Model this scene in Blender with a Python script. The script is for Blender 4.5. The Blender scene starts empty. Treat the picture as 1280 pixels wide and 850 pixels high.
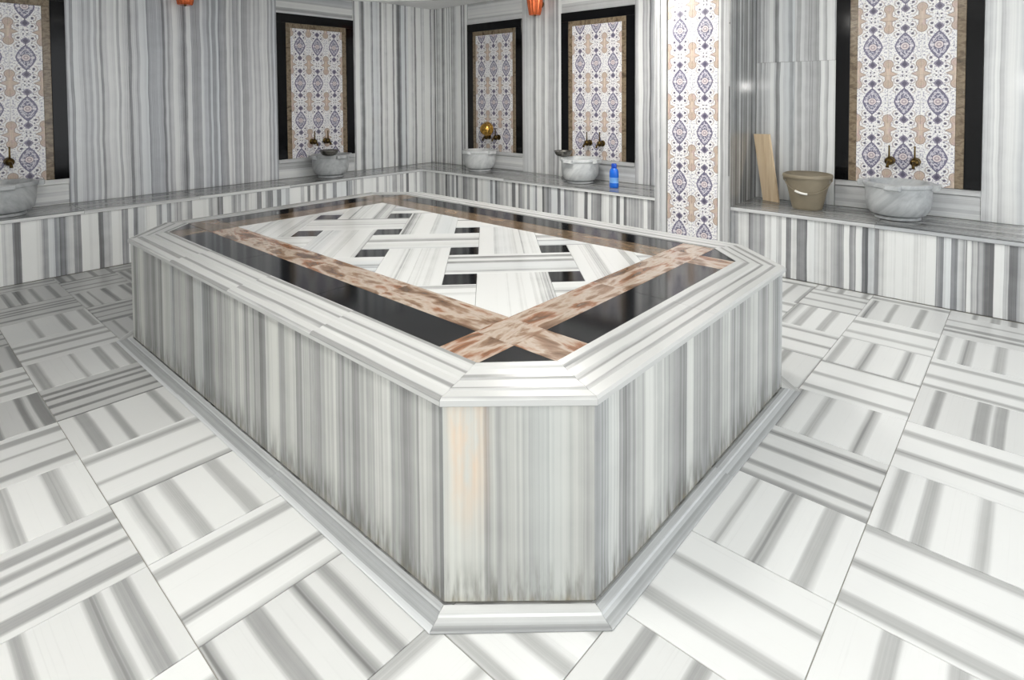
import bpy, math, random
from mathutils import Vector, Matrix
random.seed(7)
S = bpy.context.scene
COL = S.collection

# ------------------------------------------------------------------ camera
# world: X runs along the short side of the platform, Y along its long side, Z up, metres
CAM = Vector((0, 0, 1.45))
yaw, pitch, roll = 0.71492, -0.03402, -0.00469
F_PX, CX, CY = 729.98, 661.2, 144.92
fw = Vector((math.cos(yaw)*math.cos(pitch), math.sin(yaw)*math.cos(pitch), math.sin(pitch)))
rt = Vector((math.sin(yaw), -math.cos(yaw), 0))
up = rt.cross(fw)
r2 = rt*math.cos(roll) + up*math.sin(roll)
u2 = up*math.cos(roll) - rt*math.sin(roll)
cam_d = bpy.data.cameras.new('camera')
cam = bpy.data.objects.new('camera', cam_d)
COL.objects.link(cam)
M = Matrix((r2, u2, -fw)).transposed().to_4x4()
M.translation = CAM
cam.matrix_world = M
cam_d.sensor_fit = 'HORIZONTAL'
cam_d.sensor_width = 36
cam_d.lens = F_PX*36/1280
cam_d.shift_x = (640-CX)/1280
cam_d.shift_y = (CY-425)/1280
cam_d.clip_start = 0.05
S.camera = cam

# ------------------------------------------------------------------ light and exposure
W = bpy.data.worlds.new('world')
S.world = W
W.use_nodes = True
bg = W.node_tree.nodes['Background']
bg.inputs[0].default_value = (0.94, 0.97, 1.0, 1)
bg.inputs[1].default_value = 1.95
# the photographer's flash, just above the lens
fl_d = bpy.data.lights.new('flash', 'POINT')
fl_d.energy = 45
fl_d.shadow_soft_size = 0.035
fl_d.color = (1.0, 0.98, 0.95)
fl = bpy.data.objects.new('flash', fl_d)
fl.location = CAM + Vector((0, 0, 0.16)) + rt*0.02
COL.objects.link(fl)
S.view_settings.view_transform = 'Standard'
S.view_settings.look = 'None'
S.view_settings.gamma = 1
S.view_settings.use_curve_mapping = False
S.view_settings.exposure = 0.14

# ------------------------------------------------------------------ node helpers
def lin(r, g, b):
    f = lambda c: c/12.92 if c <= .04045 else ((c+.055)/1.055)**2.4
    return (f(r/255), f(g/255), f(b/255), 1)

class N:
    """a socket in a node tree that python arithmetic turns into Math nodes"""
    def __init__(s, nt, sock): s.nt, s.k = nt, sock
    def m(s, op, *o, clamp=False):
        n = s.nt.nodes.new('ShaderNodeMath'); n.operation = op; n.use_clamp = clamp
        for i, x in enumerate((s,)+o):
            if isinstance(x, N): s.nt.links.new(x.k, n.inputs[i])
            else: n.inputs[i].default_value = x
        return N(s.nt, n.outputs[0])
    def __add__(s, o): return s.m('ADD', o)
    def __sub__(s, o): return s.m('SUBTRACT', o)
    def __mul__(s, o): return s.m('MULTIPLY', o)
    def __truediv__(s, o): return s.m('DIVIDE', o)
    def __rsub__(s, o): return s.m('MULTIPLY', -1.0).m('ADD', o)
    __radd__ = __add__
    __rmul__ = __mul__
    def abs(s): return s.m('ABSOLUTE')
    def frac(s): return s.m('FRACT')
    def pow(s, e): return s.m('POWER', e)
    def lt(s, o): return s.m('LESS_THAN', o)
    def gt(s, o): return s.m('GREATER_THAN', o)
    def mx(s, o): return s.m('MAXIMUM', o)
    def mn(s, o): return s.m('MINIMUM', o)
    def step(s, a, b):
        n = s.nt.nodes.new('ShaderNodeMapRange'); n.interpolation_type = 'SMOOTHSTEP'
        s.nt.links.new(s.k, n.inputs[0]); n.inputs[1].default_value = a; n.inputs[2].default_value = b
        return N(s.nt, n.outputs[0])
    def noise1(s, scale, detail=2.0, rough=.5):
        n = s.nt.nodes.new('ShaderNodeTexNoise'); n.noise_dimensions = '1D'
        s.nt.links.new(s.k, n.inputs['W']); n.inputs['Scale'].default_value = scale
        n.inputs['Detail'].default_value = detail; n.inputs['Roughness'].default_value = rough
        return N(s.nt, n.outputs[0])
    def cells1(s, scale):
        n = s.nt.nodes.new('ShaderNodeTexVoronoi'); n.voronoi_dimensions = '1D'
        s.nt.links.new(s.k, n.inputs['W']); n.inputs['Scale'].default_value = scale
        q = s.nt.nodes.new('ShaderNodeSeparateColor'); s.nt.links.new(n.outputs['Color'], q.inputs[0])
        return N(s.nt, q.outputs[0])

def vec(a, b, c=None):
    n = a.nt.nodes.new('ShaderNodeCombineXYZ')
    for i, x in enumerate((a, b, c)):
        if x is not None: a.nt.links.new(x.k, n.inputs[i])
    return n.outputs[0]

def noise3(nt, v, scale, detail=3.0, rough=.55, dist=0.0):
    n = nt.nodes.new('ShaderNodeTexNoise')
    nt.links.new(v, n.inputs['Vector']); n.inputs['Scale'].default_value = scale
    n.inputs['Detail'].default_value = detail; n.inputs['Roughness'].default_value = rough
    n.inputs['Distortion'].default_value = dist
    return N(nt, n.outputs[0])

def ramp(x, stops, interp='LINEAR'):
    n = x.nt.nodes.new('ShaderNodeValToRGB'); x.nt.links.new(x.k, n.inputs[0])
    cr = n.color_ramp; cr.interpolation = interp
    cr.elements[0].position = 0.0; cr.elements[1].position = stops[-1][0]
    cr.elements[0].position = stops[0][0]
    cr.elements[0].color = stops[0][1]; cr.elements[1].color = stops[-1][1]
    for p, c in stops[1:-1]: cr.elements.new(p).color = c
    return n.outputs[0]

def mix(nt, fac, a, b, kind='MIX'):
    n = nt.nodes.new('ShaderNodeMix'); n.data_type = 'RGBA'; n.blend_type = kind
    if isinstance(fac, N): nt.links.new(fac.k, n.inputs[0])
    else: n.inputs[0].default_value = fac
    for i, x in ((6, a), (7, b)):
        if isinstance(x, tuple): n.inputs[i].default_value = x
        else: nt.links.new(x, n.inputs[i])
    return n.outputs[2]

def material(name, rough=.3, metal=0.0, spec=.5, color=None):
    m = bpy.data.materials.new(name); m.use_nodes = True
    b = m.node_tree.nodes['Principled BSDF']
    b.inputs['Roughness'].default_value = rough; b.inputs['Metallic'].default_value = metal
    b.inputs['Specular IOR Level'].default_value = spec
    if color: b.inputs['Base Color'].default_value = color
    return m, m.node_tree, b

def uv(nt):
    n = nt.nodes.new('ShaderNodeUVMap'); s = nt.nodes.new('ShaderNodeSeparateXYZ')
    nt.links.new(n.outputs[0], s.inputs[0])
    return N(nt, s.outputs[0]), N(nt, s.outputs[1])

def bump(nt, b, h, strength=.2, dist=.002):
    n = nt.nodes.new('ShaderNodeBump'); n.inputs['Strength'].default_value = strength
    n.inputs['Distance'].default_value = dist
    nt.links.new(h.k, n.inputs['Height']); nt.links.new(n.outputs[0], b.inputs['Normal'])

def striped(name, wide, band, fine, stops, rough=.2, wave=.02, grime=False, rust=False, k=(.5, .35, .25), spec=.5):
    """grey and white banded marble; U of the uv map runs across the bands, V along them (metres)"""
    m, nt, b = material(name, rough, spec=spec)
    u, v = uv(nt)
    wob = noise3(nt, vec(u*1.3, v*1.1), 1.6, 2)
    fr = noise3(nt, vec(u*60, v*2.2), 1.0, 3)
    w = u + (wob-.5)*wave + (fr-.5)*.0035
    t = w.noise1(wide, 2, .6)*k[0] + w.cells1(band)*k[1] + w.noise1(fine, 3, .7)*k[2]
    cloud = noise3(nt, vec(u*3, v*3), 2.5, 3)
    t = t + (cloud-.5)*.10
    c = ramp(t, stops)
    tint = w.noise1(2.3, 1)
    c = mix(nt, tint.step(.5, .72)*.35, c, lin(214, 222, 232), 'MULTIPLY')
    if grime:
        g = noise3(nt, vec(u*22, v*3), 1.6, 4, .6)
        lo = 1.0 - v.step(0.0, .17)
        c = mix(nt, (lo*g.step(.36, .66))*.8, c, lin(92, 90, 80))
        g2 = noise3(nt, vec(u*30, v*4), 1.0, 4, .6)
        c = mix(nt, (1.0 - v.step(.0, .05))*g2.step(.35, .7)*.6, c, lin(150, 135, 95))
    if rust:
        bl = noise3(nt, vec(u*14, v*3), 1.5, 4, .6)
        k1 = (u-37.0).step(.0, .04)*(1.0-(u-37.0).step(.08, .15))
        c = mix(nt, k1*bl.step(.3, .7)*v.step(.1, .55)*.55, c, lin(226, 178, 128))
    nt.links.new(c, b.inputs['Base Color'])
    return m

g3 = lambda v, w=1.0: lin(v, v*1.006, v*w)
M_ = {}
M_['wall'] = striped('striped wall marble', 10, 38, 120,
    [(.28, g3(112, 1.025)), (.40, g3(152, 1.025)), (.50, g3(180, 1.02)), (.60, g3(208, 1.01)), (.70, g3(232, 1.005))], .07, .035, k=(.46, .34, .3))
M_['wallsat'] = striped('satin striped wall marble', 11, 46, 150,
    [(.28, g3(122, 1.025)), (.39, g3(166, 1.025)), (.49, g3(196, 1.02)), (.58, g3(220, 1.01)), (.70, g3(238, 1.005))], .3, .035, k=(.46, .34, .3))
M_['wallpale'] = striped('pale polished striped marble', 12, 36, 110,  # paler corner slabs, lightened too in place of a nearer lamp
    [(.36, g3(120, 1.015)), (.44, g3(166, 1.015)), (.50, g3(206, 1.01)), (.55, g3(236, 1.005)), (.64, g3(244, 1))], .06, .02, k=(.5, .34, .26))
M_['wallmid'] = striped('soft striped wall marble', 11, 34, 100,
    [(.28, g3(130, 1.01)), (.39, g3(174, 1.01)), (.48, g3(206, 1.01)), (.57, g3(226, 1.005)), (.68, g3(238, 1))], .08, .03)
M_['walldark'] = striped('dark lined wall marble', 12, 55, 160,
    [(.28, g3(84)), (.42, g3(112)), (.52, g3(136)), (.62, g3(164)), (.72, g3(196))], .07, .02, k=(.36, .34, .34))
M_['wallcap'] = striped('pale banded wall marble', 9, 30, 70,
    [(.28, g3(150, 1.01)), (.42, g3(192, 1.01)), (.55, g3(216, 1.01)), (.68, g3(230, 1))], .16, .02)
M_['front'] = striped('banded bench marble', 11, 24, 80,
    [(.28, g3(104, 1.02)), (.40, g3(146, 1.02)), (.50, g3(182, 1.01)), (.58, g3(210, 1)), (.68, g3(230, 1))], .2, .012, k=(.4, .46, .24))
M_['frontlit'] = striped('lightened banded bench marble', 11, 24, 80,  # same bench marble, lightened where too little light reaches the left bench
    [(.28, g3(120, 1.02)), (.38, g3(164, 1.02)), (.47, g3(206, 1.01)), (.56, g3(230, 1)), (.68, g3(240, 1))], .2, .012, k=(.4, .46, .24))
M_['seat'] = striped('grey bench top marble', 14, 45, 110,
    [(.28, g3(70)), (.42, g3(98)), (.55, g3(122)), (.68, g3(165))], .12, .012)
M_['side'] = striped('platform side marble', 9, 20, 70,
    [(.28, g3(112)), (.40, g3(144)), (.50, g3(168, .995)), (.60, g3(190, .99)), (.70, g3(210, .985))], .24, .014, grime=True, k=(.46, .24, .36))
M_['sidec'] = striped('rust stained platform marble', 9, 17, 60,
    [(.28, g3(128)), (.40, g3(158, .99)), (.50, g3(178, .985)), (.60, g3(192, .98)), (.74, g3(204, .975))], .26, .012, grime=True, rust=True, k=(.46, .24, .36))
def banded(name, white, grey, dark, rough, scale=8.5):
    """broad white bands parted by soft grey ones, with a few thin dark lines"""
    m, nt, b = material(name, rough)
    u, v = uv(nt)
    wob = noise3(nt, vec(u*1.3, v*1.1), 1.6, 2)
    fr = noise3(nt, vec(u*60, v*2.2), 1.0, 3)
    w = u + (wob-.5)*.014 + (fr-.5)*.004
    vn = nt.nodes.new('ShaderNodeTexVoronoi'); vn.voronoi_dimensions = '1D'; vn.feature = 'DISTANCE_TO_EDGE'
    nt.links.new(w.k, vn.inputs['W']); vn.inputs['Scale'].default_value = scale
    d = N(nt, vn.outputs['Distance'])
    n = w.noise1(7, 2, .6)
    g = 1.0 - (d + (n-.5)*.42).step(.07, .24)
    fine = w.noise1(85, 3, .7)
    cl = noise3(nt, vec(u*3, v*3), 2.5, 3)
    c = ramp(g*.9 + (fine-.5)*.5 + (cl-.5)*.18, [(.05, white), (.35, tuple(.5*x+.5*y for x, y in zip(white, grey))), (.75, grey), (1.0, tuple(.6*x+.4*y for x, y in zip(grey, dark)))])
    ln = (1.0 - d.step(.012, .05))*w.noise1(11, 1).step(.50, .62)
    c = mix(nt, ln*.75, c, dark)
    nt.links.new(c, b.inputs['Base Color'])
    return m
M_['floor'] = banded('white banded floor marble', g3(220), g3(184), g3(128), .3, 6.6)
M_['rim'] = banded('pale rim marble', g3(190), g3(150), g3(124), .24, 17)
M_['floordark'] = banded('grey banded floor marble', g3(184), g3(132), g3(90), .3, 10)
M_['floormid'] = banded('mid banded floor marble', g3(208), g3(164), g3(108), .3, 8)
M_['floorold'] = striped('plain floor marble', 9, 13, 60,
    [(.25, g3(138)), (.32, g3(180)), (.43, g3(203)), (.47, g3(224)), (.60, g3(234))], .3, .012, k=(.30, .58, .14))
M_['field'] = striped('white field marble', 12, 26, 90,
    [(.26, g3(120)), (.34, g3(166)), (.42, g3(202)), (.52, g3(219))], .16, .008, k=(.42, .3, .3))
M_['plinth'] = striped('plinth marble', 12, 30, 90,
    [(.28, g3(150)), (.42, g3(178)), (.54, g3(198)), (.66, g3(214))], .3, .006)

def plain(name, c, rough=.4, metal=0.0, spec=.5, vary=.12, scale=8.0):
    m, nt, b = material(name, rough, metal, spec)
    tc = nt.nodes.new('ShaderNodeTexCoord')
    n = noise3(nt, tc.outputs['Object'], scale, 4)
    d = tuple(x*(1-vary) for x in c[:3])+(1,); l = tuple(min(1, x*(1+vary)) for x in c[:3])+(1,)
    nt.links.new(ramp(n, [(.3, d), (.7, l)]), b.inputs['Base Color'])
    return m
M_['grout'] = plain('grey grout', lin(150, 148, 140), .8)
M_['plaster'] = plain('white plaster', lin(248, 248, 247), .7, vary=.02)
M_['brass'] = plain('dark brass', lin(88, 72, 42), .28, 1.0, vary=.3)
M_['gold'] = plain('polished brass', lin(205, 160, 82), .16, 1.0, vary=.15)
M_['steel'] = plain('dull steel', lin(120, 118, 114), .25, 1.0, vary=.2)
M_['copper'] = plain('copper orange shade', lin(222, 112, 64), .2, .55, vary=.25, scale=20)
M_['blue'] = plain('blue plastic', lin(30, 105, 215), .25, vary=.1)
M_['bluecap'] = plain('deep blue plastic', lin(22, 75, 185), .3, vary=.1)
M_['bluelabel'] = plain('pale blue label', lin(120, 175, 240), .35, vary=.15)
M_['white'] = plain('white plastic', lin(238, 236, 230), .35, vary=.04)

def stone(name, stops, scale, rough, dist=1.5, stretch=(1, 1), rg=.62):
    m, nt, b = material(name, rough)
    u, v = uv(nt)
    n = noise3(nt, vec(u*stretch[0], v*stretch[1]), scale, 5, rg, dist)
    n2 = noise3(nt, vec(u*2.2, v*2.2), 2.0, 2)
    nt.links.new(ramp(n*.75+n2*.25, stops), b.inputs['Base Color'])
    return m
M_['black'] = stone('polished black stone', [(.35, lin(17, 18, 20)), (.6, lin(27, 28, 31)), (.75, lin(46, 48, 51))], 26, .09)
M_['jet'] = stone('jet black stone', [(.4, lin(8, 8, 10)), (.7, lin(16, 16, 19))], 20, .1)
M_['jet'].node_tree.nodes['Principled BSDF'].inputs['Specular IOR Level'].default_value = .22
M_['brown'] = stone('brown veined marble', [(.30, lin(66, 52, 42)), (.39, lin(104, 80, 62)), (.45, lin(142, 116, 96)), (.50, lin(182, 168, 154)), (.54, lin(172, 152, 136)), (.58, lin(142, 100, 74)), (.64, lin(96, 74, 56)), (.74, lin(170, 156, 144))], 5, .14, .35, (.8, 2.4), .56)
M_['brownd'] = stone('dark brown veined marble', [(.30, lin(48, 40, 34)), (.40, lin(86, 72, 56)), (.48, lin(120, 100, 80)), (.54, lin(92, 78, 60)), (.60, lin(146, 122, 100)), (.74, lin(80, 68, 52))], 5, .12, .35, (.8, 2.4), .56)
M_['brownf'] = stone('brown frame marble', [(.30, lin(70, 60, 48)), (.42, lin(104, 90, 72)), (.52, lin(140, 124, 102)), (.60, lin(106, 92, 74)), (.75, lin(164, 150, 130))], 16, .2, .6, (.8, 1.6))
M_['basin'] = stone('pale cloudy basin marble', [(.3, lin(176, 179, 181)), (.45, lin(198, 201, 202)), (.6, lin(214, 216, 216)), (.75, lin(224, 225, 224))], 14, .25, .2)
M_['basing'] = stone('grey mottled basin marble', [(.3, lin(150, 153, 155)), (.45, lin(172, 175, 177)), (.6, lin(190, 193, 194)), (.75, lin(206, 208, 208))], 16, .3, .2)

def wood_mat():
    m, nt, b = material('pale wood', .55)
    u, v = uv(nt)
    n = noise3(nt, vec(u*40, v*2), 1.0, 4)
    nt.links.new(ramp(n, [(.3, lin(218, 192, 156)), (.5, lin(230, 206, 172)), (.7, lin(238, 218, 188))]), b.inputs['Base Color'])
    return m
M_['wood'] = wood_mat()

def glow(power):
    m, nt, b = material('fill lamp glow', .4, color=(.9, .9, .9, 1))
    b.inputs['Emission Color'].default_value = (1.0, .97, .92, 1); b.inputs['Emission Strength'].default_value = power
    return m

def ribbed_plastic():
    m, nt, b = material('khaki plastic', .45)
    tc = nt.nodes.new('ShaderNodeTexCoord')
    n = noise3(nt, tc.outputs['Object'], 5, 3)
    nt.links.new(ramp(n, [(.3, lin(122, 113, 96)), (.7, lin(144, 134, 114))]), b.inputs['Base Color'])
    return m
M_['khaki'] = ribbed_plastic()

def tile_print():
    """printed ceramic tile: one repeat is 1 x 2 units of the uv map"""
    m, nt, b = material('printed ornament tile', .3)
    U, V = uv(nt)
    x = U.frac()-.5
    y = ((V*.5).frac()-.5)*2.0
    ax, ay = x.abs(), y.abs()
    sp = noise3(nt, vec(U, V), 19, 1)
    c = ramp(sp, [(.36, lin(172, 170, 184)), (.44, lin(226, 225, 228)), (.5, lin(240, 239, 238)), (.7, lin(244, 243, 240))])
    # pale dotted side marks next to the oval
    mk = ((ax-.42).abs().lt(.03))*(((ay*7.0).frac()-.5).abs().lt(.16))*(ay.lt(.36))
    c = mix(nt, mk*.55, c, lin(150, 148, 172))
    # brown cartouche, centred on the corner of the repeat
    px, py = 0.5-ax, 1.0-ay
    lobe = ((px*px) + ((py-.36)*(py-.36))).pow(.5)
    waist = px.lt(.08)*py.lt(.36)
    wing = (px*1.0+py*2.0).lt(.25)
    cart = lobe.lt(.138).mx(waist).mx(wing)
    cart_o = lobe.lt(.168).mx(px.lt(.11)*py.lt(.36)).mx((px+py*2.0).lt(.31))
    wn = noise3(nt, vec(U, V), 3.1, 1)
    cc = ramp(wn, [(.35, lin(204, 182, 168)), (.5, lin(194, 178, 162)), (.65, lin(200, 178, 174))])
    c = mix(nt, cart_o*.95, c, lin(160, 142, 132))
    c = mix(nt, cart, c, cc)
    ring = ((lobe-.085).abs()).lt(.018)
    c = mix(nt, ring*.6, c, lin(184, 160, 146))
    c = mix(nt, (px.lt(.03)*py.lt(.2))*.6, c, lin(232, 216, 200))
    # pointed oval
    d = (ax/.30).pow(1.25) + (ay/.475).pow(1.5)
    lace = noise3(nt, vec(U*1.0, V*1.0), 17, 1)
    oc = ramp(lace, [(.42, lin(100, 98, 122)), (.50, lin(134, 132, 154)), (.56, lin(204, 202, 210))])
    c = mix(nt, d.lt(1.0), c, oc)
    c = mix(nt, ((d-.95).abs().lt(.1)), c, lin(112, 108, 132))
    c = mix(nt, ((d-.62).abs().lt(.06))*.8, c, lin(214, 210, 216))
    rr = (x*x+y*y).pow(.5)
    c = mix(nt, rr.lt(.15), c, lin(100, 96, 118))
    c = mix(nt, rr.lt(.125), c, lin(222, 212, 212))
    c = mix(nt, ((rr-.06).abs().lt(.02))*.8, c, lin(156, 140, 150))
    c = mix(nt, (ay.lt(.03)*ax.lt(.26)*rr.gt(.14)), c, lin(226, 222, 226))
    # finials above and below the oval
    fy = ay-.655
    fin = ax/.145 + (fy.abs()/.145).pow(1.4)
    c = mix(nt, fin.lt(1.0), c, lin(136, 130, 148))
    c = mix(nt, (fin.lt(.55)), c, lin(92, 88, 108))
    c = mix(nt, (ax.lt(.018)*((ay-.52).abs().lt(.06))), c, lin(96, 92, 112))
    # dots
    def dot(cx, cy, r):
        return (((ax-cx)*(ax-cx)) + ((ay-cy)*(ay-cy))).lt(r*r)
    dd = dot(.215, .76, .046).mx(dot(.225, .44, .046)).mx(dot(.19, .58, .026)).mx(dot(.06, .93, .028))
    c = mix(nt, dd, c, lin(100, 96, 112))
    # scalloped outline round the dots
    sc = (((ax-.215)*(ax-.215))+((ay-.76)*(ay-.76))).pow(.5)
    c = mix(nt, ((sc-.115).abs().lt(.016))*(ax.gt(.18))*.7, c, lin(172, 158, 152))
    s2 = (((ax-.225)*(ax-.225))+((ay-.44)*(ay-.44))).pow(.5)
    c = mix(nt, ((s2-.115).abs().lt(.016))*(ax.gt(.24))*.7, c, lin(172, 158, 152))
    nt.links.new(c, b.inputs['Base Color'])
    return m
M_['tile'] = tile_print()

# ------------------------------------------------------------------ object helpers
def tag(o, label=None, cat=None, group=None, kind=None):
    for k, v in (('label', label), ('category', cat), ('group', group), ('kind', kind)):
        if v: o[k] = v
    return o

def empty(name, loc, label, cat, group=None, rz=0.0):
    o = bpy.data.objects.new(name, None); COL.objects.link(o)
    o.location = loc; o.rotation_euler = (0, 0, rz); o.empty_display_size = .1
    return tag(o, label, cat, group)

def link(name, me, mat, parent=None):
    if mat is not None: me.materials.append(M_[mat] if isinstance(mat, str) else mat)
    o = bpy.data.objects.new(name, me); COL.objects.link(o)
    if parent is not None:
        o.parent = parent
        o.matrix_parent_inverse = PINV(parent)
    return o
def PINV(p):
    # a part's own world matrix is the identity (its mesh is written in world coordinates)
    if p.parent is not None: return Matrix.Identity(4)
    return Matrix.LocRotScale(p.location, p.rotation_euler, p.scale).inverted()

def inset(poly, d):
    n = len(poly); out = []
    A = sum(poly[i][0]*poly[(i+1) % n][1]-poly[(i+1) % n][0]*poly[i][1] for i in range(n))
    sg = 1 if A > 0 else -1
    for i in range(n):
        p0, p1, p2 = Vector(poly[i-1]), Vector(poly[i]), Vector(poly[(i+1) % n])
        e1, e2 = (p1-p0).normalized(), (p2-p1).normalized()
        n1, n2 = Vector((-e1.y, e1.x))*sg, Vector((-e2.y, e2.x))*sg
        k = n1+n2; L = k.length_squared
        out.append(tuple(p1 + (k*(2*d/L) if L > 1e-6 else n1*d)))
    return out

def slab(name, poly, frame, t0, t1, mat, parent=None, along='y', off=None, cham=.002, uvs=1.0, vo=0.0, uvf=None):
    """prism over a convex polygon given in the plane (O, X, Y); t0..t1 along the normal, edges eased at t1.
    along = the axis the bands run along"""
    O, X, Y = frame; Nn = X.cross(Y)
    n = len(poly)
    A = sum(poly[i][0]*poly[(i+1) % n][1]-poly[(i+1) % n][0]*poly[i][1] for i in range(n))
    if A < 0: poly = poly[::-1]
    if off is None: off = random.uniform(0, 60)
    loops = [(poly, t0), (poly, t1-cham), (inset(poly, cham), t1)]
    vs, co = [], []
    for pl, t in loops:
        for x, y in pl:
            vs.append(O + X*x + Y*y + Nn*t); co.append((x, y))
    fs = [tuple(range(n-1, -1, -1)), tuple(range(2*n, 3*n))]
    for k in range(2):
        for i in range(n):
            j = (i+1) % n
            fs.append((k*n+i, k*n+j, (k+1)*n+j, (k+1)*n+i))
    me = bpy.data.meshes.new(name); me.from_pydata(vs, [], fs)
    ul = me.uv_layers.new(name='UVMap')
    for lp in me.loops:
        x, y = co[lp.vertex_index]
        if uvf: ul.data[lp.index].uv = uvf(x, y)
        elif callable(along): ul.data[lp.index].uv = along(x, y, off)
        elif along == 'y': ul.data[lp.index].uv = ((x*uvs+off), y*uvs+vo)
        else: ul.data[lp.index].uv = ((y*uvs+off), x*uvs+vo)
    return link(name, me, mat, parent)

def rect(x0, y0, x1, y1, g=.0): return [(x0+g, y0+g), (x1-g, y0+g), (x1-g, y1-g), (x0+g, y1-g)]

def mesh(name, vs, fs, mat, parent=None, smooth=False, uvf=None):
    me = bpy.data.meshes.new(name); me.from_pydata(vs, [], fs)
    ul = me.uv_layers.new(name='UVMap')
    for lp in me.loops:
        v = me.vertices[lp.vertex_index].co
        ul.data[lp.index].uv = uvf(v) if uvf else (v.x+v.z*.37, v.y+v.z)
    if smooth: me.shade_smooth()
    return link(name, me, mat, parent)

def box(name, lo, hi, mat, parent=None):
    x0, y0, z0 = lo; x1, y1, z1 = hi
    return slab(name, rect(x0, y0, x1, y1), (Vector((0, 0, 0)), Vector((1, 0, 0)), Vector((0, 1, 0))), z0, z1, mat, parent, cham=.001)

def lathe(name, prof, mat, parent, axis_m=Matrix.Identity(4), seg=40, smooth=True, flute=None, closed=True):
    vs, fs = [], []
    for i, (r, z) in enumerate(prof):
        for k in range(seg):
            a = 2*math.pi*k/seg
            rr = r*(1+(flute(a, i) if flute else 0))
            vs.append(axis_m @ Vector((rr*math.cos(a), rr*math.sin(a), z)))
    for i in range(len(prof)-1):
        for k in range(seg):
            j = (k+1) % seg
            fs.append((i*seg+k, i*seg+j, (i+1)*seg+j, (i+1)*seg+k))
    if closed:
        fs.append(tuple(range(seg-1, -1, -1)))
        fs.append(tuple(range((len(prof)-1)*seg, len(prof)*seg)))
    o = mesh(name, vs, fs, mat, parent, smooth)
    if smooth:
        try: o.data.set_sharp_from_angle(angle=math.radians(38))
        except Exception: pass
    return o

def tube(name, pts, rad, mat, parent, seg=10):
    vs, fs = [], []
    pts = [Vector(p) for p in pts]
    rads = rad if isinstance(rad, (list, tuple)) else [rad]*len(pts)
    ref = Vector((.31, .17, .93))
    for i, p in enumerate(pts):
        d = (pts[min(i+1, len(pts)-1)]-pts[max(i-1, 0)]).normalized()
        a = d.cross(ref).normalized(); b_ = d.cross(a)
        for k in range(seg):
            t = 2*math.pi*k/seg
            vs.append(p + (a*math.cos(t)+b_*math.sin(t))*rads[i])
    for i in range(len(pts)-1):
        for k in range(seg):
            j = (k+1) % seg
            fs.append((i*seg+k, i*seg+j, (i+1)*seg+j, (i+1)*seg+k))
    fs.append(tuple(range(seg-1, -1, -1))); fs.append(tuple(range((len(pts)-1)*seg, len(pts)*seg)))
    return mesh(name, vs, fs, mat, parent, True)

X3, Y3, Z3 = Vector((1, 0, 0)), Vector((0, 1, 0)), Vector((0, 0, 1))
UPF = (Vector((0, 0, 0)), X3, Y3)                  # horizontal plane, normal up
def wallL(b): return (Vector((0, b, 0)), X3, Z3)   # faces -Y; local x = world x
def wallB(a): return (Vector((a, 0, 0)), -Y3, Z3)  # faces -X; local x = -world y

# ------------------------------------------------------------------ dimensions
WL, WB, CEIL = 6.469, 5.385, 2.678      # left wall (Y), back wall (X), ceiling
A_MIN, B_MIN = -1.45, -3.4
TA_MIN, TB_MIN = -.685, -1.242          # tiles are laid out singly up to here
BL, BB, HB = 5.972, 4.784, .516         # bench fronts and height
NZ0, NZ1, NW = .741, 2.403, .977        # niche panels
PB0, PB1, PA = 1.926, 2.612, 4.765      # pillar
TL = .412; FA, FB = .551, .406          # floor tiles

# ------------------------------------------------------------------ floor
floor = box('floor', (A_MIN-.1, B_MIN-.1, -.08), (WB+.1, WL+.1, -.004), 'grout')
tag(floor, 'floor of square grey and white banded marble tiles laid in turned directions', kind='structure')
PLA0, PLA1, PLB0, PLB1 = .973, 3.306, .840, 4.470
i0, i1 = round((TA_MIN-FA)/TL), math.ceil((BB-FA)/TL)
j0, j1 = round((TB_MIN-FB)/TL), math.ceil((BL-FB)/TL)
for i in range(i0, i1):
    for j in range(j0, j1):
        x0, x1 = max(FA+i*TL, A_MIN), min(FA+(i+1)*TL, BB)
        y0, y1 = max(FB+j*TL, B_MIN), min(FB+(j+1)*TL, BL)
        if x1-x0 < .02 or y1-y0 < .02: continue
        if x0 > PLA0+.25 and x1 < PLA1-.25 and y0 > PLB0+.25 and y1 < PLB1-.25: continue
        dz = random.uniform(-.0012, .0)
        if abs(x1-.963) < .01: x1 = 1.0
        if abs(x0-.963) < .01: x0 = 1.0
        if abs(y1-.818) < .01: y1 = .86
        if abs(y0-.818) < .01: y0 = .86
        mt = 'floor'
        if y0 > 3.2 and x0 < 2 and random.random() < .75: mt = 'floordark'  # greyer far-left tiles; dimmer light there is put into the tone too
        elif y0 > 2.6 or x0 > 3.9: mt = 'floormid'
        elif random.random() < .15: mt = 'floormid'
        slab('floor_tile', rect(x0, y0, x1, y1, .0014), UPF, -.02, dz, mt, floor, along='x' if (i+j) % 2 else 'y', cham=.0012)

slab('floor_border', rect(A_MIN, B_MIN, BB, FB+j0*TL, .001), UPF, -.02, -.001, 'floor', floor)
slab('floor_border', rect(A_MIN, FB+j0*TL, FA+i0*TL, BL, .001), UPF, -.02, -.001, 'floor', floor)
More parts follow.
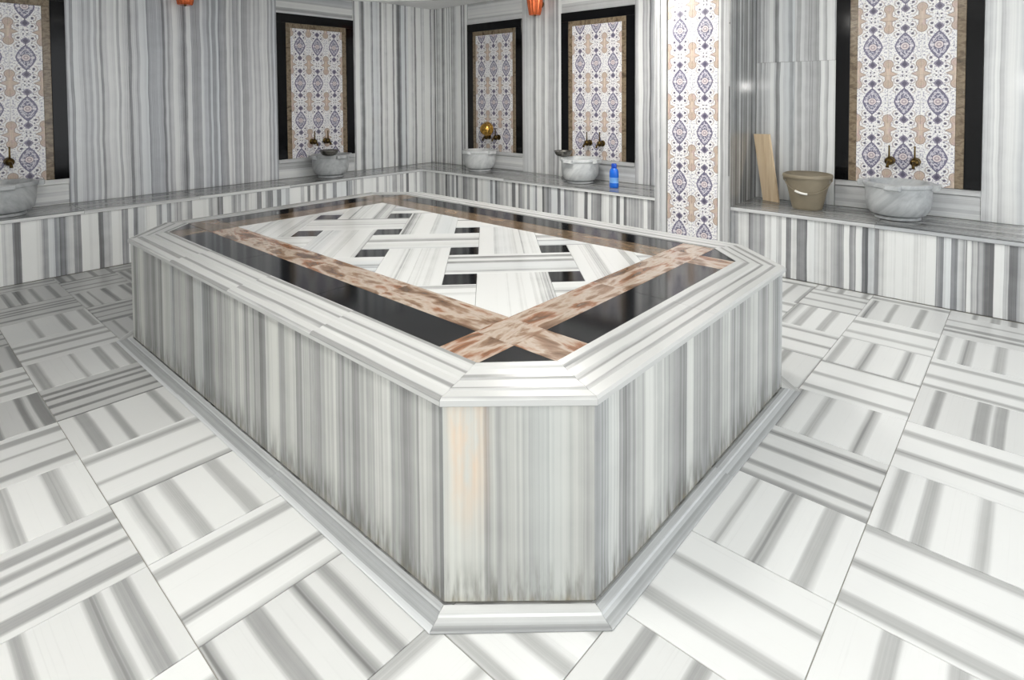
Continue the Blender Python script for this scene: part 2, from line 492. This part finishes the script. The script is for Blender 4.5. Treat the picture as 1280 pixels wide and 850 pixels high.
# ------------------------------------------------------------------ ceiling and dome ring
ceiling = box('ceiling', (A_MIN-.1, B_MIN-.1, CEIL), (WB+.1, WL+.1, CEIL+.1), 'plaster')
tag(ceiling, 'plain white ceiling', kind='structure')
def ring_mesh(c, r0, r1, z0, z1, seg=96):
    vs, fs = [], []
    for r, z in ((r0, z0), (r1, z0), (r1, z1), (r0, z1)):
        for k in range(seg):
            t = 2*math.pi*k/seg
            vs.append((c[0]+r*math.cos(t), c[1]+r*math.sin(t), z))
    for q in range(4):
        for k in range(seg):
            j = (k+1) % seg; q2 = (q+1) % 4
            fs.append((q*seg+k, q*seg+j, q2*seg+j, q2*seg+k))
    return vs, fs
vs, fs = ring_mesh((2.62, 3.93), .98, 1.04, 2.35, CEIL)
ring = mesh('trim_1', vs, fs, 'wallcap', uvf=lambda v: (v.z*1.0, math.atan2(v.y-3.93, v.x-2.62)))
tag(ring, 'marble clad ring under the dome in the ceiling', kind='structure')

# added fill lamps, out of view, brightening walls, platform and floor
def fill_lamp(x, y, label, power):
    t = empty('fill_lamp', (x, y, CEIL), label, 'lamp', 'added fill lamps')
    m = Matrix.Translation((x, y, CEIL))
    lathe('fill_lamp_rim', [(.30, -.001), (.34, -.001), (.34, -.05), (.31, -.055), (.30, -.05)], 'white', t, m, 48, closed=False)
    lathe('diffuser', [(.30, -.02), (.30, -.12), (.2, -.135), (.02, -.14)], glow(power), t, m, 48)
fill_lamp(.3, 1.95, 'added round white fill lamp beside the long edge of the platform', 32.0)
fill_lamp(3.2, .75, 'added round white fill lamp beside the platform, on the alcove side', 9.0)
fill_lamp(3.72, 3.05, 'added round white fill lamp between the dome ring and the tiled pillar', 42.0)
# ------------------------------------------------------------------ walls
wall_left = box('wall_left', (A_MIN, WL+.02, 0), (WB+.12, WL+.12, CEIL), 'grout')
tag(wall_left, 'wall clad in upright grey striped marble slabs', kind='structure')
wall_back = box('wall_back', (WB+.02, B_MIN, 0), (WB+.12, WL+.02, CEIL), 'grout')
tag(wall_back, 'wall of grey striped marble slabs with tiled niches', kind='structure')
wall_front = box('wall_front', (A_MIN-.12, B_MIN, 0), (A_MIN, WL+.12, CEIL), 'wallcap')  # unseen wall, added to keep open-side light off the left
tag(wall_front, 'unseen added marble wall behind the photographer', kind='structure')

def upright(fr, x0, x1, parent, n, seam=None, mat='wall', z0=HB, z1=CEIL):
    w = (x1-x0)/n
    for k in range(n):
        o = random.uniform(0, 60)
        t = random.uniform(-.0008, .0008)
        zs = [z0, z1] if seam is None else [z0, seam, z1]
        for q in range(len(zs)-1):
            slab('marble_slab', rect(x0+k*w, zs[q], x0+(k+1)*w, zs[q+1], .0007), fr, -.02, t, mat, parent, off=o+q*.013, cham=.0012)

NICH_L = [(.735, 1.362), (3.611, 1.612)]
NICH_B = [(5.266, 1.372), (3.681, 1.378), (.780, 1.393)]
frL, frB = wallL(WL), wallB(WB)
h = NW/2
upright(frL, A_MIN, NICH_L[0][0]-h, wall_left, 3, mat='wallsat')
upright(frL, NICH_L[0][0]+h, NICH_L[1][0]-h, wall_left, 4, mat='wallsat')
EP2 = 0.0
frLc = (Vector((0, WL-WB*math.tan(EP2), 0)), Vector((math.cos(EP2), math.sin(EP2), 0)), Z3)
upright(frLc, NICH_L[1][0]+h, WB, wall_left, 3, mat='wallpale')
upright(frB, -WL, -(NICH_B[0][0]+h), wall_back, 2, mat='wallpale')
upright(frB, -(NICH_B[0][0]-h), -(NICH_B[1][0]+h), wall_back, 2, mat='wallmid')
upright(frB, -(NICH_B[1][0]-h), -PB1, wall_back, 1)
upright(frB, -PB0, -(NICH_B[2][0]+h), wall_back, 2, seam=1.74, mat='wallmid')
upright(frB, -(NICH_B[2][0]-h), -B_MIN, wall_back, 6, mat='wallmid')

def niche_stones(fr, x, parent):
    # header above, panel and sill below, all with level bands
    slab('header_slab', rect(x-h, NZ1, x+h, CEIL, .001), fr, -.02, -.004, 'wallcap', parent, along='x')
    slab('niche_slab', rect(x-h, HB, x+h, NZ0-.05, .001), fr, -.02, -.008, 'wallcap', parent, along='x')
    slab('sill_stone', rect(x-h, NZ0-.05, x+h, NZ0, .001), fr, -.02, .006, 'wallcap', parent, along='x', cham=.006)
for x, _ in NICH_L: niche_stones(frL, x, wall_left)
for y, _ in NICH_B: niche_stones(frB, -y, wall_back)

# ------------------------------------------------------------------ framed tile panels in the niches
def tile_panel(fr, x, zc, label, loc):
    t = empty('tile_panel', loc, label, 'tile panel', 'framed ornament tile panels on the walls')
    kb, kr = .104, .056
    slab('backing', rect(x-h, NZ0, x+h, NZ1, .001), fr, .001, .003, 'grout', t)
    for s in (-1, 1):
        a, b_ = sorted((x+s*h, x+s*(h-kb)))
        slab('black_border', rect(a, NZ0, b_, NZ1-kb, .0006), fr, .003, .012, 'jet', t)
        a, b_ = sorted((x+s*(h-kb), x+s*(h-kb-kr)))
        slab('brown_border', rect(a, NZ0, b_, NZ1-kb-kr, .0006), fr, .003, .009, 'brownf', t)
    slab('black_border', rect(x-h, NZ1-kb, x+h, NZ1, .0006), fr, .003, .012, 'jet', t)
    slab('brown_border', rect(x-h+kb, NZ1-kb-kr, x+h-kb, NZ1-kb, .0006), fr, .003, .009, 'brownf', t, along='x')
    w = 2*(h-kb-kr); x0 = x-w/2; n = 3; zt = NZ1-kb-kr; uw = w/n; uh = .2165
    f = lambda px, pz: ((px-x0)/uw, (pz-zc)/uh+21.0)
    zz = NZ0
    rows = [NZ0] + [NZ0+(zt-NZ0)*k/7 for k in range(1, 8)]
    for r in range(7):
        for c in range(n):
            slab('tile', rect(x0+c*uw, rows[r], x0+(c+1)*uw, rows[r+1], .0005), fr, .003, .007, 'tile', t, uvf=f, cham=.001)
    return t
tile_panel(frL, NICH_L[0][0], NICH_L[0][1], 'black framed tile panel on the long wall, farthest from the room corner', (NICH_L[0][0], WL, NZ0))
tile_panel(frL, NICH_L[1][0], NICH_L[1][1], 'black framed tile panel above the steel bowl on a long-wall basin', (NICH_L[1][0], WL, NZ0))
tile_panel(frB, -NICH_B[0][0], NICH_B[0][1], 'black framed tile panel behind the golden bowl', (WB, NICH_B[0][0], NZ0))
tile_panel(frB, -NICH_B[1][0], NICH_B[1][1], 'black framed tile panel behind the basin beside the blue bottle', (WB, NICH_B[1][0], NZ0))
tile_panel(frB, -NICH_B[2][0], NICH_B[2][1], 'black framed tile panel in the alcove beside bucket and wooden board', (WB, NICH_B[2][0], NZ0))

# ------------------------------------------------------------------ pillar
pillar = box('wall_pillar', (PA+.02, PB0+.02, 0), (WB+.02, PB1-.02, CEIL), 'grout')
tag(pillar, 'square pillar of striped marble with a strip of ornament tiles', kind='structure')
frP = wallB(PA)
tb0, tb1 = 2.028, 2.492
def pl(y0, y1, t, mat='wallcap', k=1):
    zs = [0, CEIL]
    for q in range(1): slab('marble_slab', rect(-y1, zs[q], -y0, zs[q+1], .0007), frP, -.02, t, mat, pillar, off=3.0*k+q*.01, cham=.003)
pl(2.565, PB1, .012, k=1); pl(tb1+.012, 2.565, .0, k=2); pl(PB0+.0, 1.958, .012, k=3); pl(1.958, tb0-.004, .0, k=4)
uw = (tb1-tb0)/2; uh = .2225
f = lambda px, pz: ((px+tb1)/uw, (pz-1.571)/uh+21.0)
nr = 12
for r in range(nr):
    for c in range(2):
        slab('tile', rect(-tb1+c*uw, CEIL*r/nr, -tb1+(c+1)*uw, CEIL*(r+1)/nr, .0005), frP, -.02, -.004, 'tile', pillar, uvf=f, cham=.001)
EPS = math.radians(.85)                   # the side face is not quite square to the alcove wall
frS = (Vector((0, PB0-WB*math.tan(EPS), 0)), Vector((math.cos(EPS), math.sin(EPS), 0)), Z3)
slab('marble_slab', rect((PA-.012)/math.cos(EPS), 0, (WB-.002)/math.cos(EPS), CEIL, .0007), frS, -.02, 0, 'walldark', pillar, off=11.3)
frS2 = (Vector((0, PB1, 0)), -X3, Z3)
for q in range(2):
    slab('marble_slab', rect(-WB, CEIL*q/2, -PA+.012, CEIL*(q+1)/2, .0007), frS2, -.02, 0, 'wall', pillar, off=17.3)

# ------------------------------------------------------------------ benches
def bench(label, fr, x0, x1, depth, nf, nt, loc, f0, f1, top_frame, fm='front'):
    t = empty('marble_bench', loc, label, 'bench', 'built-in marble benches along the walls')
    w = (f1-f0)/nf
    for k in range(nf):
        slab('front_slab', rect(f0+k*w, 0, f0+(k+1)*w, HB-.032, .0006), fr, -.02, random.uniform(-.001, .001)-.012, fm, t, cham=.0012)
    w = (x1-x0)/nt
    for k in range(nt):
        slab('seat_slab', rect(x0+k*w, 0, x0+(k+1)*w, depth, .0006), top_frame, -.032, random.uniform(-.0008, .0004), 'seat', t, along='x', cham=.004)
        slab('edge_strip', rect(max(x0+k*w, f0), HB-.031, x0+(k+1)*w, HB-.004, .0006), fr, -.003, .0015, 'wallcap', t, along='x', cham=.001)
    return t
topL = (Vector((0, BL, HB)), X3, Y3)
topB = (Vector((BB, 0, HB)), -Y3, X3)
bench('long striped marble bench on the wall with the single orange lamp', wallL(BL), A_MIN, BB-.002, WL-BL-.001, 12, 7, (2, BL, 0), A_MIN, BB+.012, topL, 'frontlit')
# top frame for the back wall: x = -world y, y = +world x, normal = (-Y) x X = Z
bench('striped marble bench ending at the tiled pillar, blue bottle on top', wallB(BB), -WL, -PB1, WB-BB-.001, 7, 4, (BB, 4.5, 0), -BL-.012, -PB1, topB)
bench('striped marble bench in the alcove carrying the bucket', wallB(BB), -PB0+.001, -B_MIN, WB-BB-.001, 10, 5, (BB, .5, 0), -PB0+.001, -B_MIN, topB)

# ------------------------------------------------------------------ platform
a0, a1, b0, b1 = 1.038, 3.241, .905, 4.405
CA, CB_ = .291, .330
H_TOP, H_RIM, H_FAS = .621, .613, .586
plat = empty('marble_platform', ((a0+a1)/2, (b0+b1)/2, 0), 'large eight-sided marble platform with inlaid black, white and brown top', 'platform')
def octo(k, z=None):
    q = k*.586
    A0, A1, B0, B1 = a0+k, a1-k, b0+k, b1-k; ca, cb = CA-q, CB_-q
    return [(A0, B1-cb), (A0, B0+cb), (A0+ca, B0), (A1-ca, B0), (A1, B0+cb), (A1, B1-cb), (A1-ca, B1), (A0+ca, B1)]
# core under the stones
O = octo(.03)
core = slab('core', O, UPF, 0.0, H_TOP-.012, 'grout', plat, cham=.001)
# side slabs
body = octo(.014)
nseg = [4, 1, 2, 1, 4, 1, 2, 1]
for e in range(8):
    p, q = Vector(body[e]), Vector(body[(e+1) % 8])
    d = (q-p).normalized(); L = (q-p).length
    fr = (Vector((p.x, p.y, 0)), Vector((d.x, d.y, 0)), Z3)
    w = L/nseg[e]
    for k in range(nseg[e]):
        slab('side_slab', rect(k*w, .016, (k+1)*w, H_FAS, .0006), fr, -.016, random.uniform(-.001, .0005), 'sidec' if e == 1 else 'side', plat,
             off=37.0 if e == 1 else None, cham=.0015)
# plinth strips
pin, pout = octo(.012), octo(-.066)
pseg = [3, 1, 2, 1, 3, 1, 2, 1]
PROF = [(0, .011), (.38, .011), (.44, .006), (.94, .005), (1.0, .003), (1.0, -.004)]
def loft(name, pin, pout, prof, e, s0, s1, mat, parent, off, gap=.0006):
    """a strip along edge e of two nested octagons, profile (t from outer... , z)"""
    i, j = e, (e+1) % 8
    P = lambda A, s: Vector(A[i]).lerp(Vector(A[j]), s)
    vs, fs, uvl = [], [], []
    n = len(prof)
    L = (Vector(pout[j])-Vector(pout[i])).length
    g = gap/L
    for s in (s0+g, s1-g):
        for t, z in prof:
            q = P(pin, s).lerp(P(pout, s), t)
            vs.append((q.x, q.y, z)); uvl.append((t*(Vector(pin[i])-Vector(pout[i])).length+z*1.7+off, s*L))
    for k in range(n-1): fs.append((k, k+1, n+k+1, n+k))
    fs.append((n-1, 0, n, 2*n-1))
    fs.append(tuple(range(n-1, -1, -1))); fs.append(tuple(range(n, 2*n)))
    me = bpy.data.meshes.new(name); me.from_pydata(vs, [], fs)
    ul = me.uv_layers.new(name='UVMap')
    for lp in me.loops: ul.data[lp.index].uv = uvl[lp.vertex_index]
    import bmesh
    bm = bmesh.new(); bm.from_mesh(me); bmesh.ops.recalc_face_normals(bm, faces=bm.faces); bm.to_mesh(me); bm.free()
    return link(name, me, mat, parent)
for e in range(8):
    ro = random.uniform(0, 50)
    for k in range(pseg[e]):
        loft('plinth_stone', pin, pout, [(0, .001)]+PROF[0:5]+[(1.0, .001)], e, k/pseg[e], (k+1)/pseg[e], 'plinth', plat, ro+random.uniform(-.01, .01))
# top layout
AX = [1.240, 1.413, 1.585, 2.680, 2.848, 3.018]
BY = [1.113, 1.297, 1.480, 3.850, 4.030, 4.205]
inner = [(AX[0], BY[4]), (AX[0], BY[1]), (AX[1], BY[0]), (AX[4], BY[0]), (AX[5], BY[1]), (AX[5], BY[4]), (AX[4], BY[5]), (AX[1], BY[5])]
outer = octo(0)
RP = [(0, H_TOP-.03), (0, H_TOP+.003), (.14, H_TOP+.003), (.20, H_TOP-.001), (.45, H_TOP-.002), (.49, H_TOP-.006), (.74, H_TOP-.006), (.78, H_TOP-.010),
      (.96, H_TOP-.009), (1.0, H_TOP-.016), (1.0, H_FAS+.003), (.985, H_FAS)]
rseg = [4, 1, 2, 1, 4, 1, 2, 1]
for e in range(8):
    ro = random.uniform(0, 50)
    for k in range(rseg[e]):
        loft('rim_stone', inner, outer, RP, e, k/rseg[e], (k+1)/rseg[e], 'rim', plat, ro+random.uniform(-.006, .006))
top = (Vector((0, 0, 0)), X3, Y3)
def top_stone(name, poly, mat, along='x'):
    poly = inset([tuple(p) for p in ccw(poly)], .0007)
    return slab(name, poly, top, H_TOP-.014, H_TOP+random.uniform(-.0004, .0002), mat, plat, along=along, cham=.0008)
def ccw(poly):
    A = sum(poly[i][0]*poly[(i+1) % len(poly)][1]-poly[(i+1) % len(poly)][0]*poly[i][1] for i in range(len(poly)))
    return poly if A > 0 else poly[::-1]
# black strips on the four sides
def cut(lo, hi, n): return [(lo+(hi-lo)*k/n, lo+(hi-lo)*(k+1)/n) for k in range(n)]
for q0, q1 in cut(BY[2], BY[3], 3):
    top_stone('black_strip', rect(AX[0], q0, AX[1], q1), 'black')
    top_stone('black_strip', rect(AX[4], q0, AX[5], q1), 'black')
for q0, q1 in cut(AX[2], AX[3], 2):
    top_stone('black_strip', rect(q0, BY[0], q1, BY[1]), 'black')
    top_stone('black_strip', rect(q0, BY[4], q1, BY[5]), 'black')
# black corner triangles
for sx, sy in ((0, 0), (1, 0), (0, 1), (1, 1)):
    xo, xi = (AX[0], AX[1]) if sx == 0 else (AX[5], AX[4])
    yo, yi = (BY[0], BY[1]) if sy == 0 else (BY[5], BY[4])
    top_stone('black_triangle', [(xi, yi), (xo, yi), (xi, yo)], 'black')
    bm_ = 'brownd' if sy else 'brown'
    # brown stubs that run out to the rim
    yj = BY[2] if sy == 0 else BY[3]; xj = AX[2] if sx == 0 else AX[3]
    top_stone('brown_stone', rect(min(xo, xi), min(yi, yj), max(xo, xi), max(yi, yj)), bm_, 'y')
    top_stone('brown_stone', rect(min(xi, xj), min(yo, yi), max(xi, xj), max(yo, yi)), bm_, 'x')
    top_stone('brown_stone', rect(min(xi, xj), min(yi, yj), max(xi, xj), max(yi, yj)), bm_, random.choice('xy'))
for q0, q1 in cut(BY[2], BY[3], 4):
    top_stone('brown_stone', rect(AX[1], q0, AX[2], q1), 'brown', 'x')
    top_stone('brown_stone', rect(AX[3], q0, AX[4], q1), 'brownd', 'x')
for q0, q1 in cut(AX[2], AX[3], 2):
    top_stone('brown_stone', rect(q0, BY[1], q1, BY[2]), 'brown', 'y')
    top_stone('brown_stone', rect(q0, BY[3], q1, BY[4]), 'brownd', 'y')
# woven field: white strips round small black squares, turned 45 degrees
def clip(poly, x0, y0, x1, y1):
    for ax, lim, sg in ((0, x0, 1), (0, x1, -1), (1, y0, 1), (1, y1, -1)):
        out = []
        for i in range(len(poly)):
            p, q = poly[i-1], poly[i]
            ip, iq = (p[ax]-lim)*sg >= 0, (q[ax]-lim)*sg >= 0
            if ip != iq:
                t = (lim-p[ax])/(q[ax]-p[ax]); out.append((p[0]+(q[0]-p[0])*t, p[1]+(q[1]-p[1])*t))
            if iq: out.append(q)
        poly = out
        if len(poly) < 3: return []
    cl = []
    for p in poly:
        if not cl or (Vector(p)-Vector(cl[-1])).length > 1e-4: cl.append(p)
    if len(cl) > 2 and (Vector(cl[0])-Vector(cl[-1])).length < 1e-4: cl.pop()
    return cl
def area(pl): return abs(sum(pl[i-1][0]*pl[i][1]-pl[i][0]*pl[i-1][1] for i in range(len(pl))))/2
IC, JC, IP, SQ = 2.118, 2.646, .343, .152
PT = IP*math.sqrt(2); sr = math.sqrt(.5)
def pq(u, v): return (IC+(u+v)*sr, JC+(v-u)*sr)     # u to the right-near, v away
def quad(u0, v0, u1, v1): return clip([pq(u0, v0), pq(u1, v0), pq(u1, v1), pq(u0, v1)], AX[2], BY[2], AX[3], BY[3])
fld = (AX[2], BY[2], AX[3], BY[3])
for i in range(-6, 7):
    for j in range(-6, 7):
        # lattice point (i,j): squares sit where the half-lattice indices used in the photograph fall
        u, v = (i+.5)*PT, (j+.5)*PT
        if True:
            x, y = pq(u, v)
            if fld[0]+.02 < x < fld[2]-.02 and fld[1]+.02 < y < fld[3]-.02:
                Q = quad(u-SQ/2, v-SQ/2, u+SQ/2, v+SQ/2)
                if len(Q) >= 3 and area(Q) > 2e-4: top_stone('black_square', Q, 'black')
        cu, cv = u+PT/2, v+PT/2
        gw, gl = (PT-SQ)/2, (PT+SQ)/2
        if (i+j) % 2 == 0:
            Q = quad(cu-gl, cv-gw, cu+gl, cv+gw); al = lambda x, y, off: ((x+y)*sr+off, (x-y)*sr)
        else:
            Q = quad(cu-gw, cv-gl, cu+gw, cv+gl); al = lambda x, y, off: ((x-y)*sr+off, (x+y)*sr)
        if len(Q) >= 3 and area(Q) > 2e-4: top_stone('white_strip', Q, 'field', al)

# ------------------------------------------------------------------ basins
def basin(label, c, R, hgt, back, body='basin'):
    t = empty('marble_basin', c, label, 'basin', 'marble wash basins on the benches')
    base = Matrix.Translation(c)
    prof = [(R*.66, .028), (R*.84, .040), (R*.95, .075), (R*1.0, .13), (R*1.02, hgt-.035), (R*1.06, hgt-.03), (R*1.08, hgt-.012), (R*1.06, hgt),
            (R*.93, hgt), (R*.90, hgt-.02), (R*.84, hgt-.10), (R*.6, hgt-.16), (R*.2, hgt-.175)]
    bw_ = lathe('bowl', prof, body, t, base, 48)
    lathe('foot', [(R*.66, 0), (R*.70, .004), (R*.70, .022), (R*.62, .030)], body, t, base, 40)
    for k in range(4):
        if k == back: continue      # no lug on the wall side
        a = k*math.pi/2
        m = base @ Matrix.Rotation(a, 4, 'Z')
        x0, x1, w = R*1.0, R*1.24, .055
        vs = [m @ Vector(p) for p in [(x0, -w, hgt-.045), (x1-.01, -w, hgt-.04), (x1, -w+.012, hgt-.034), (x1, w-.012, hgt-.034), (x1-.01, w, hgt-.04), (x0, w, hgt-.045),
                                     (x0, -w, hgt-.002), (x1-.01, -w, hgt-.002), (x1, -w+.012, hgt-.002), (x1, w-.012, hgt-.002), (x1-.01, w, hgt-.002), (x0, w, hgt-.002)]]
        fs = [tuple(range(5, -1, -1)), tuple(range(6, 12))] + [(q, (q+1) % 6, 6+(q+1) % 6, 6+q) for q in range(6)]
        mesh('lug', vs, fs, body, bw_)
    return t
basin('pale marble basin below the tile panel nearest the far end of the long bench', (.74, 6.215, HB), .215, .265, 1, 'basing')
basin('grey marble basin with a steel bowl set on its edge', (3.63, 6.235, HB), .205, .265, 1, 'basing')
basin('pale marble basin under the golden bowl', (5.13, 5.28, HB), .20, .262, 0)
basin('white marble basin beside the blue bottle', (5.10, 3.70, HB), .20, .265, 0)
basin('grey mottled marble basin in the alcove beside the bucket', (5.145, .775, HB), .215, .275, 0, 'basing')

# ------------------------------------------------------------------ taps
def tap(label, p, out, parent_group):
    """p on the tile face; out = unit vector away from the wall"""
    t = empty('brass_tap', p, label, 'tap', parent_group)
    P = Vector(p); o = Vector(out)
    zax = o; xax = Vector((0, 0, 1)).cross(zax).normalized(); yax = zax.cross(xax)
    Rm = Matrix((xax, yax, zax)).transposed().to_4x4(); Rm.translation = P
    lathe('flange', [(.034, 0), (.034, .006), (.024, .012), (.014, .014)], 'brass', t, Rm, 24)
    lathe('body', [(.012, .012), (.014, .03), (.026, .038), (.033, .055), (.030, .072), (.018, .084), (.010, .088)], 'brass', t, Rm, 24)
    e = P+o*.062
    tube('spout', [e, e+o*.03+Vector((0, 0, -.004)), e+o*.055+Vector((0, 0, -.02)), e+o*.062+Vector((0, 0, -.045))], [.012, .012, .011, .013], 'brass', t)
    st = tube('handle', [e, e+Vector((0, 0, .05)), e+Vector((0, 0, .105)), e+Vector((0, 0, .125))], [.009, .007, .006, .007], 'brass', t)
    return t
oL, oB = Vector((0, -1, 0)), Vector((-1, 0, 0))
GT = 'brass taps in pairs above the basins'
for x, d in ((NICH_L[0][0], 'over the basin far from the room corner'), (NICH_L[1][0], 'over the long-wall basin with the steel bowl')):
    for q, w in ((-1, 'farther from'), (1, 'nearer to')):
        tap('brass tap %s, %s the corner' % (d, w), (x+q*.085, WL-.0075, .925), oL, GT)
for y, d in ((NICH_B[0][0], 'under the golden bowl'), (NICH_B[1][0], 'over the basin beside the blue bottle'), (NICH_B[2][0], 'over the alcove basin')):
    for q, w in ((-1, 'farther from' if y < 1 else 'nearer to'), (1, 'nearer to' if y < 1 else 'farther from')):
        tap('brass tap %s, %s the pillar' % (d, w), (WB-.0075, y+q*.085, .925), oB, GT)

# ------------------------------------------------------------------ small things
def bowl(name, label, m, r, hh, mat):
    t = empty(name, m.translation, label, 'bowl')
    prof = [(r*.42, 0), (r*.75, hh*.18), (r*.93, hh*.55), (r*.99, hh*.95), (r*1.04, hh), (r*1.0, hh*1.02), (r*.95, hh*.95), (r*.88, hh*.55), (r*.68, hh*.24), (r*.2, hh*.1)]
    cup = lathe('cup', prof, mat, t, m, 36)
    lathe('rim', [(r*1.0, hh*.93), (r*1.07, hh*.95), (r*1.07, hh*1.03), (r*1.0, hh*1.05)], mat, t, m, 36, closed=False)
    return t
bowl('metal_bowl', 'dull steel bowl resting on the edge of the grey basin by the long wall', Matrix.Translation((3.50, 6.04, HB+.267)), .10, .065, 'steel')
bowl('metal_bowl', 'dark steel bowl perched on the white basin near the blue bottle', Matrix.Translation((5.10, 3.93, HB+.267)), .098, .06, 'steel')
mm = Matrix.Translation((5.235, 5.262, 1.034)) @ Matrix.Rotation(math.radians(-90), 4, 'Y') @ Matrix.Rotation(math.radians(12), 4, 'X')
mm = mm @ Matrix.Rotation(math.pi, 4, 'X') @ Matrix.Translation((0, 0, -.07))
bowl('brass_bowl', 'golden brass bowl propped up on the taps in front of the tiles', mm, .085, .09, 'gold')

# blue bottle
t = empty('plastic_bottle', (5.03, 3.225, HB), 'blue plastic bottle standing beside the white basin', 'bottle')
B0 = Matrix.Translation((5.03, 3.225, HB)) @ Matrix.Diagonal((.72, 1.0, 1.0, 1.0))
bb_ = lathe('body', [(.044, 0), (.05, .006), (.051, .03), (.047, .075), (.051, .12), (.05, .16), (.042, .185), (.026, .20)], 'blue', t, B0, 32)
lathe('cap', [(.029, .199), (.031, .204), (.029, .24), (.024, .246)], 'bluecap', t, B0, 28)
lathe('label', [(.0515, .05), (.0485, .075), (.0515, .105)], 'bluelabel', bb_, B0, 32, closed=False)

# bucket
bc = Vector((5.105, 1.405, HB))
t = empty('plastic_bucket', bc, 'khaki plastic bucket standing on the alcove bench', 'bucket')
B0 = Matrix.Translation(bc)
pr = [(.108, 0), (.112, .004)]
for k in range(15):
    z = .02+k*.0165; r = .112+(.178-.112)*z/.285
    pr += [(r, z), (r+.0022, z+.006), (r+.0022, z+.011)]
pr += [(.176, .272), (.172, .28), (.160, .262), (.108, .012), (.02, .012)]
lathe('pail', pr, 'khaki', t, B0, 48)
lathe('rim', [(.172, .262), (.188, .262), (.190, .270), (.186, .285), (.176, .289), (.170, .283)], 'khaki', t, B0, 48, closed=False)
def on_pail(ang, z, d=.004):
    r = .112+(.178-.112)*z/.285+d
    return bc+Vector((r*math.cos(ang), r*math.sin(ang), z))
a_c = math.atan2(-bc.y, -bc.x)
for s in (-1, 1):
    a = a_c+s*math.pi/2
    lathe('handle_ear', [(.018, 0), (.018, .012), (.012, .016)], 'khaki', t,
          Matrix.Translation(on_pail(a, .245, .0)) @ Matrix.Rotation(a, 4, 'Z') @ Matrix.Rotation(math.pi/2, 4, 'Y'), 16)
bail = tube('bail', [on_pail(a_c+math.pi/2*q/8, .25-.11*math.cos(math.pi/2*q/8)**1.0, .010) for q in range(-8, 9)], .0035, 'khaki', t, 8)
tube('grip', [on_pail(a_c+q*.1-.30, .25-.11*math.cos(q*.1-.30), .012) for q in range(-3, 4)], .009, 'white', bail, 10)

# wooden board leaning in the corner of the alcove
t = empty('wooden_board', (5.27, 1.77, HB), 'pale wooden board leaning in the corner against the pillar', 'board')
bl_, br_ = Vector((5.262, 1.818, HB)), Vector((5.222, 1.672, HB))
tl_, tr_ = Vector((5.262, 1.905, HB+.585)), Vector((5.222, 1.758, HB+.59))
wv, hv = (br_-bl_), (tl_-bl_)
nv = wv.cross(hv).normalized()
mid = bl_+wv*.52; tm = tl_+(tr_-tl_)*.52
def plank(name, q0, q1, q2, q3, th):
    vs = [q0, q1, q2, q3]; vs = vs+[v-nv*th for v in vs]
    W0 = wv.normalized(); H0 = hv.normalized()
    return mesh(name, vs, [(0, 1, 2, 3), (7, 6, 5, 4), (0, 4, 5, 1), (1, 5, 6, 2), (2, 6, 7, 3), (3, 7, 4, 0)], 'wood', t, uvf=lambda v: (v.dot(W0), v.dot(H0)))
g = wv*.006
plank('plank', bl_, mid-g, tm-g, tl_, .022)
plank('plank', mid+g, br_, tr_, tm+g, .022)
plank('batten', bl_+wv*.1+hv*.05-nv*.022, br_-wv*.1+hv*.05-nv*.022, br_-wv*.1+hv*.12-nv*.022, bl_+wv*.1+hv*.12-nv*.022, .012)

# ------------------------------------------------------------------ wall lamps
def sconce(label, p, out):
    t = empty('wall_lamp', p, label, 'lamp', 'orange wall lamps')
    P = Vector(p); o = Vector(out)
    zax = o; xax = Vector((0, 0, 1)).cross(zax).normalized(); yax = zax.cross(xax)
    Rm = Matrix((xax, yax, zax)).transposed().to_4x4(); Rm.translation = P+Vector((0, 0, .14))
    lathe('wall_plate', [(.045, 0), (.045, .008), (.03, .016)], 'brass', t, Rm, 28)
    cpos = P+o*.115
    tube('arm', [P+Vector((0, 0, .14))+o*.01, P+Vector((0, 0, .135))+o*.06, cpos+Vector((0, 0, .11))], .008, 'brass', t)
    fl_ = lambda a, i: .045*math.cos(a*14)
    shade = lathe('shade', [(.02, .004), (.058, .0), (.066, .008), (.076, .06), (.086, .12), (.094, .19), (.090, .192), (.082, .12), (.060, .02), (.02, .012)], 'copper', t,
          Matrix.Translation(cpos), 112, flute=fl_)
    lathe('lamp_holder', [(.016, .012), (.018, .05), (.012, .075)], 'brass', shade, Matrix.Translation(cpos), 16)
    lathe('finial', [(.004, -.012), (.012, -.008), (.014, .0), (.008, .006)], 'brass', shade, Matrix.Translation(cpos), 16)
sconce('orange fluted wall lamp alone on the long bare stretch of wall', (2.155, WL, 2.362), oL)
sconce('orange fluted wall lamp between two framed tile panels', (WB, 4.475, 2.40), oB)
